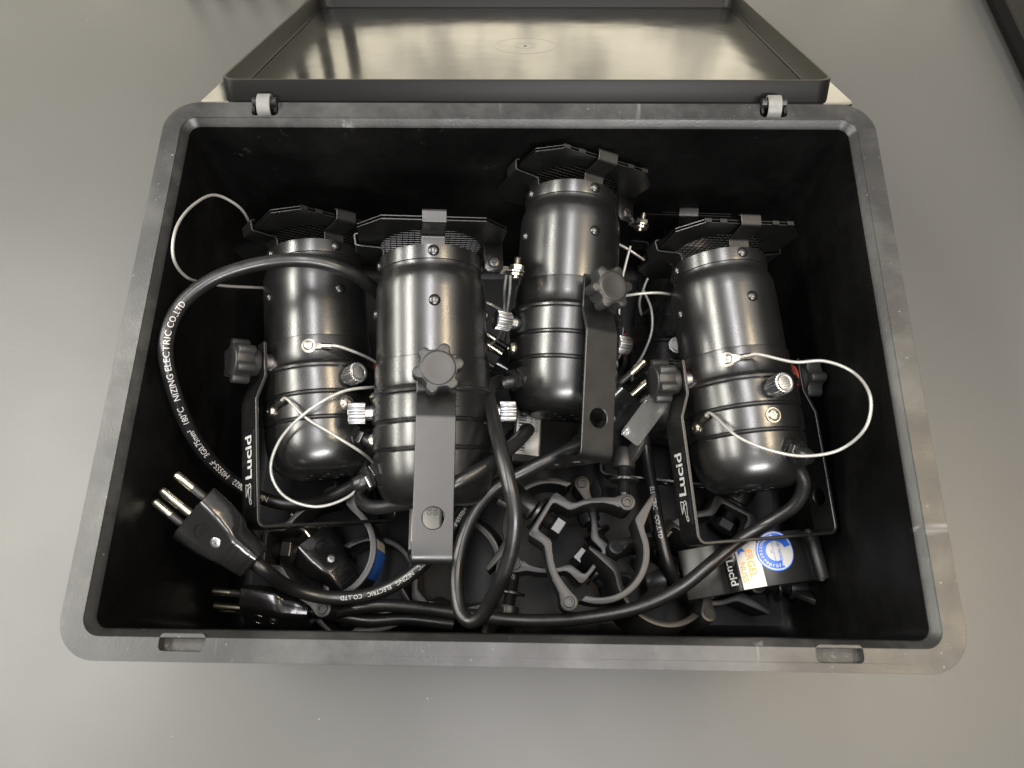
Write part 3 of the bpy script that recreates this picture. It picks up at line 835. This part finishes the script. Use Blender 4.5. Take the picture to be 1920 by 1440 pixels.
# clear plastic tag
A, B, Cc = at(1163, 812, 66), at(1222, 732, 60), at(1252, 762, 66)
e1 = (B - A).normalized(); nn = e1.cross(Cc - B).normalized(); e2 = nn.cross(e1)
if nn.z < 0: nn = -nn
g = G(); L_ = (B - A).length; W_ = (Cc - B).dot(e2)
TM = basis(e1, e2, e1.cross(e2), A)
g.flat([rrect(L_, abs(W_), 0.002, 4, L_ / 2, W_ / 2)], -0.0004, 0.0004, 0.0001, TM)
o = make('plastic_tag', g, MAT['clear']); tag(o, 'scuffed clear plastic tag beside the knob of the right-hand lamp', 'plastic tag')

# ------------------------------------------------------------------ pipe clamps
K = 0.0000813
def cz(pts): return [((x - 575) * K, (875 - y) * K) for x, y in pts]
def arc(r, a0, a1, n=28): return [(r * math.cos(R(a0 + (a1 - a0) * k / n)), r * math.sin(R(a0 + (a1 - a0) * k / n))) for k in range(n + 1)]
P1, P2 = cz([(790, 540), (375, 1225)])
def boss(c, r, a0, a1, n=14): return [(c[0] + r * math.cos(R(a0 + (a1 - a0) * k / n)), c[1] + r * math.sin(R(a0 + (a1 - a0) * k / n))) for k in range(n + 1)]
SADDLE = (cz([(700, 507), (620, 505), (540, 514), (470, 530), (432, 545), (405, 546), (380, 535), (310, 484), (290, 477), (272, 485), (255, 507), (104, 755), (100, 772), (110, 787), (190, 838), (205, 856), (213, 900), (233, 1000), (265, 1090), (305, 1165)])
          + boss(P2, 0.0049, 172, 405) + cz([(385, 1150), (345, 1100), (300, 1035), (275, 960), (264, 885), (262, 830), (250, 805), (178, 752), (166, 736), (172, 716), (258, 570), (270, 556), (290, 556), (372, 600), (395, 602), (420, 594), (480, 568), (540, 552), (620, 548), (690, 562), (745, 585)])
          + boss(P1, 0.0049, 215, 475))
JAW = arc(0.0293, -110, 22) + cz([(905, 705), (940, 620), (1000, 490), (996, 470), (980, 466), (850, 640), (842, 665), (848, 690)]) + arc(0.0256, 20, -106)[2:]
WID = 0.0145
def threaded(r, L, pitch=0.0012):
    prof = []; k = 0
    while k * pitch < L: prof += [(r, k * pitch), (r * 0.84, k * pitch + pitch / 2)]; k += 1
    return prof
def wing(g, M):
    g.lathe([(0.0066, 0), (0.0070, 0.002), (0.0058, 0.0105), (0.0050, 0.012)], 24, M)
    for s in (0, 180):
        g.flat([[(0.004, 0.0), (0.011, 0.004), (0.0185, 0.012), (0.0195, 0.0185), (0.0170, 0.0205), (0.0120, 0.0185), (0.0075, 0.0125), (0.004, 0.0105)]], -0.0019, 0.0019, 0.0006, M @ rz(s) @ Matrix.Rotation(R(90), 4, 'X'))
def pipe_clamp(M, label, bolt_swing=88, mount=True, swing=True):
    c = root('pipe_clamp', M, label, 'pipe clamp', 'pipe clamps under the lamps')
    g = G(); g.flat([SADDLE], -WID, WID, 0.0006); make('saddle', g, MAT['clamp'], c, sharp=35)
    g = G(); g.flat([JAW], -WID, WID, 0.0006); jaw = make('jaw', g, MAT['clamp'], c, sharp=35)
    for p in (P1, P2):
        g = G(); T_ = tr(p[0], p[1], 0)
        g.lathe([(0.0031, -WID - 0.0006), (0.0031, WID + 0.0006), (0.0027, WID + 0.0009), (0.0019, WID + 0.0009), (0.0018, WID - 0.001), (0.0003, WID - 0.0012)], 20, T_)
        make('hinge_pin', g, MAT['dark'], c, sharp=35)
    if swing:
      sw = tr(P1[0], P1[1], 0) @ rz(bolt_swing) @ Matrix.Rotation(R(90), 4, 'Y')
      g = G(); g.lathe([(0.0032, 0.003), (0.0032, 0.008)] + [(a, z + 0.008) for a, z in threaded(0.0040, 0.027)], 20, sw)
      g.tube([sw @ Vector((0.006 * math.cos(0), 0, 0)), sw @ Vector((-0.006, 0, 0))], 0.0038, 12)
      b = make('swing_bolt', g, MAT['bolt'], c, sharp=20)
      g = G(); g.lathe([(0.0088, 0.0150), (0.0090, 0.0156), (0.0088, 0.0166)], 28, sw); make('washer', g, MAT['bolt'], b)
      g = G(); wing(g, sw @ tr(0, 0, 0.0235) @ rz(35)); make('wing_nut', g, MAT['clamp'], b, sharp=35)
    if not mount: return c, jaw
    nx, ny = cz([(225, 640)])[0]; d = Vector((-0.83, 0.55, 0))
    B = along(d, (nx, ny, 0))
    g = G(); g.lathe([(a, z - 0.010) for a, z in threaded(0.0049, 0.030)], 20, B)
    g.flat([circle(0.0078, 6)], -0.0115, -0.0052, 0.0007, B)
    mb = make('mount_bolt', g, MAT['bolt'], c, sharp=20)
    g = G(); g.lathe([(0.0105, 0.0052), (0.0105, 0.0068)], 28, B); make('washer', g, MAT['bolt'], mb)
    g = G(); wing(g, B @ tr(0, 0, 0.009) @ rz(60)); make('wing_nut', g, MAT['clamp'], mb, sharp=35)
    return c, jaw

def lay(px, py, d, rot, flip=False, tilt=(0, 0)):
    M = Matrix.Translation(at(px, py, d)) @ Matrix.Rotation(R(tilt[0]), 4, 'X') @ Matrix.Rotation(R(tilt[1]), 4, 'Y') @ rz(rot)
    return M @ Matrix.Rotation(math.pi, 4, 'X') if flip else M
pipe_clamp(lay(1116, 1037, 95, 0), 'dark grey pipe clamp lying open on top, in front of the middle lamps')
pipe_clamp(lay(1030, 990, 132, 172), 'dark grey pipe clamp half hidden beneath the topmost open clamp')
_, jawL = pipe_clamp(lay(622, 1036, 106, 32), 'dark grey pipe clamp in front of the leftmost lamp, square notch facing left', bolt_swing=70)
pipe_clamp(lay(702, 1097, 142, 20, True), 'dark grey pipe clamp on the box floor beneath the left clamp', mount=False, swing=False)
pipe_clamp(lay(1322, 1050, 144, -88), 'dark grey pipe clamp on the floor at right, pointed jaw toward the front wall')
pipe_clamp(lay(862, 1058, 138, 65, False, (9, -7)), 'dark grey pipe clamp in shadow behind and inside the long cord loop', swing=False, mount=False)
pipe_clamp(lay(1226, 1100, 126, 205, True, (-16, 12)), 'dark grey pipe clamp just right of the topmost open clamp', mount=False)
# clamp on its side with the stickers
wd = (at(1452, 1005, 86) - at(1470, 1073, 86)); wd.z = 0; wd.normalize()
up = Vector((0, 0, 1)); side = up.cross(wd).normalized() * -1                # side points to image right
PHI = -42                                                                    # jaw angle that faces up
zc = -wd                                                                     # clamp axis towards the viewer
xr = side * math.sin(R(-PHI)) * -1 + up * math.cos(R(PHI))
# build x,y so that direction at angle PHI is 'up' and the angle grows anticlockwise seen against zc
e_up, e_rt = up, zc.cross(up).normalized() * -1
xl = e_up * math.cos(R(PHI)) - zc.cross(e_up) * math.sin(R(PHI))
yl = zc.cross(xl)
ctr = at(1452, 1047, 86) - up * 0.0296
c5, jaw5 = pipe_clamp(basis(xl, yl, zc, ctr), 'dark grey pipe clamp on its side at right wearing a round blue sticker', bolt_swing=60)
def on_arc(g, vs, fs, a_mid, dr):                       # wrap a flat drawing (x along the band, y towards far edge) on the band
    out = []
    for x, y in vs:
        a = R(a_mid) - x / 0.0293
        out.append(((0.0293 + dr) * math.cos(a), (0.0293 + dr) * math.sin(a), -y))
    g.add(out, fs)
def sub_poly(loops, ml=0.0025):
    vs, fs = flat_mesh(loops, 0.0)
    return subdivided([(v[0], v[1]) for v in vs], fs, ml)
def patch(name, loops, mat, dr, parent, a_mid=PHI):
    g = G(); vs, fs = sub_poly(loops); on_arc(g, [v[:2] for v in vs], fs, a_mid, dr); return printed(name, g, mat, parent)
def warp_text(g, s, h, x, y, rot, dr, bold=True):
    vs, fs, w = text2d(s, bold)
    vs, fs = subdivided([(a * h, b * h) for a, b in vs], fs, 0.001)
    c_, s_ = math.cos(R(rot)), math.sin(R(rot))
    on_arc(g, [(x + (a - w * h / 2) * c_ - b * s_, y + (a - w * h / 2) * s_ + b * c_) for a, b, _ in vs], fs, PHI, dr)
patch('blue_sticker', [[(-0.011, -0.0135), (0.006, -0.0135), (0.006, 0.0135), (-0.011, 0.0135)]], MAT['blue_ink'], 0.00012, jawL, -52)
patch('paper_sticker', [[(-0.017, -0.0135), (-0.0115, -0.0135), (-0.0115, 0.0135), (-0.017, 0.0135)]], MAT['paper'], 0.00012, jawL, -52)
nl = patch('name_label', [[(-0.0300, -0.0140), (-0.0215, -0.0140), (-0.0215, 0.0140), (-0.0300, 0.0140)]], MAT['tape'], 0.0001, jaw5)
g = G(); warp_text(g, 'Lucid', 0.0050, -0.0277, -0.0035, -90, 0.0002); printed('lettering', g, MAT['ink'], jaw5)
patch('company_sticker', [[(-0.0205, -0.0140), (-0.0075, -0.0140), (-0.0075, 0.0140), (-0.0205, 0.0140)]], MAT['paper'], 0.0001, jaw5)
g = G(); warp_text(g, 'ERGEL', 0.0040, -0.0150, -0.0005, -90, 0.00022); warp_text(g, 'NUSS', 0.0034, -0.0196, -0.0045, -90, 0.00022)
printed('orange_lettering', g, MAT['orange_ink'], jaw5)
g = G(); vs, fs = sub_poly([[(-0.0178 + q[0], 0.0085 + q[1]) for q in [(rr * math.cos(R(36 * k)), rr * math.sin(R(36 * k))) for k, rr in ((j, 0.0036 if j % 2 else 0.0018) for j in range(10))]]], 0.002)
on_arc(g, [v[:2] for v in vs], fs, PHI, 0.00022); printed('blue_star', g, MAT['blue_ink'], jaw5)
bx_, by_ = 0.0020, 0.0040
def cshift(loop): return [(bx_ + x, by_ + y) for x, y in loop]
patch('test_sticker', [cshift(circle(0.0112, 40))], MAT['blue_ink'], 0.00016, jaw5)
patch('sticker_ring', [cshift(circle(0.0106, 40)), cshift(circle(0.0100, 40))], MAT['paper'], 0.00022, jaw5)
patch('sticker_ring', [cshift(circle(0.0056, 32))], MAT['paper'], 0.00022, jaw5)
patch('sticker_ring', [cshift([(0, 0)] + [(0.0101 * math.cos(R(a)), 0.0101 * math.sin(R(a))) for a in range(-72, 16, 4)])], MAT['paper'], 0.00024, jaw5)
g = G()
for k, ch in enumerate('Baumustergeprüft'):
    a = 96 + k * 12.6
    warp_text(g, ch, 0.0026, bx_ + 0.0066 * math.cos(R(a)), by_ + 0.0066 * math.sin(R(a)), a + 90 + 180 - 0, 0.00026) if False else None
    vs, fs, w = text2d(ch, True); vs, fs = subdivided([(p * 0.0021, q * 0.0021) for p, q in vs], fs, 0.001)
    rot = R(a + 90); c_, s_ = math.cos(rot), math.sin(rot)
    cx_, cy_ = bx_ + 0.0091 * math.cos(R(a)), by_ + 0.0091 * math.sin(R(a))
    on_arc(g, [(cx_ + (p - w * 0.00105) * c_ - q * s_, cy_ + (p - w * 0.00105) * s_ + q * c_) for p, q, _ in vs], fs, PHI, 0.00026)
printed('ring_lettering', g, MAT['paper'], jaw5)
g = G(); warp_text(g, 'TÜV NORD', 0.0017, bx_ + 0.0012, by_ + 0.0, -90, 0.00028); warp_text(g, 'TÜV NORD CERT GmbH', 0.0007, bx_ - 0.0018, by_, -90, 0.00028); warp_text(g, '1096', 0.0007, bx_ - 0.0030, by_, -90, 0.00028)
printed('sticker_lettering', g, MAT['blue_ink'], jaw5)

# ------------------------------------------------------------------ second case at the right edge of the picture
p, q = at(1886, 0, 145), at(1958, 150, 145)
dy = (p - q); dy.z = 0; dy.normalize(); dx = Vector((dy.y, -dy.x, 0))
CM = basis(dx, dy, (0, 0, 1), (q.x, q.y, 0))
cs = root('equipment_case', CM, 'dark case standing on the table at the top right edge', 'case')
g = G()
def cring(off, z, r=0.008): return ring3(rrect(0.26 - 2 * off, 0.5 - 2 * off, r, 6, 0.13, 0.15), z)
hz = RIM - 0.145
g.loft([cring(0.006, 0.001), cring(0.004, hz - 0.012)], cap0=True, cap1=True); make('body', g, MAT['lip'], cs)
g = G(); g.loft([cring(0, hz - 0.0115), cring(0, hz - 0.001), cring(0.001, hz), cring(0.010, hz), cring(0.011, hz - 0.001), cring(0.012, hz - 0.010)], cap0=True, cap1=True); make('lid', g, MAT['lip'], cs)
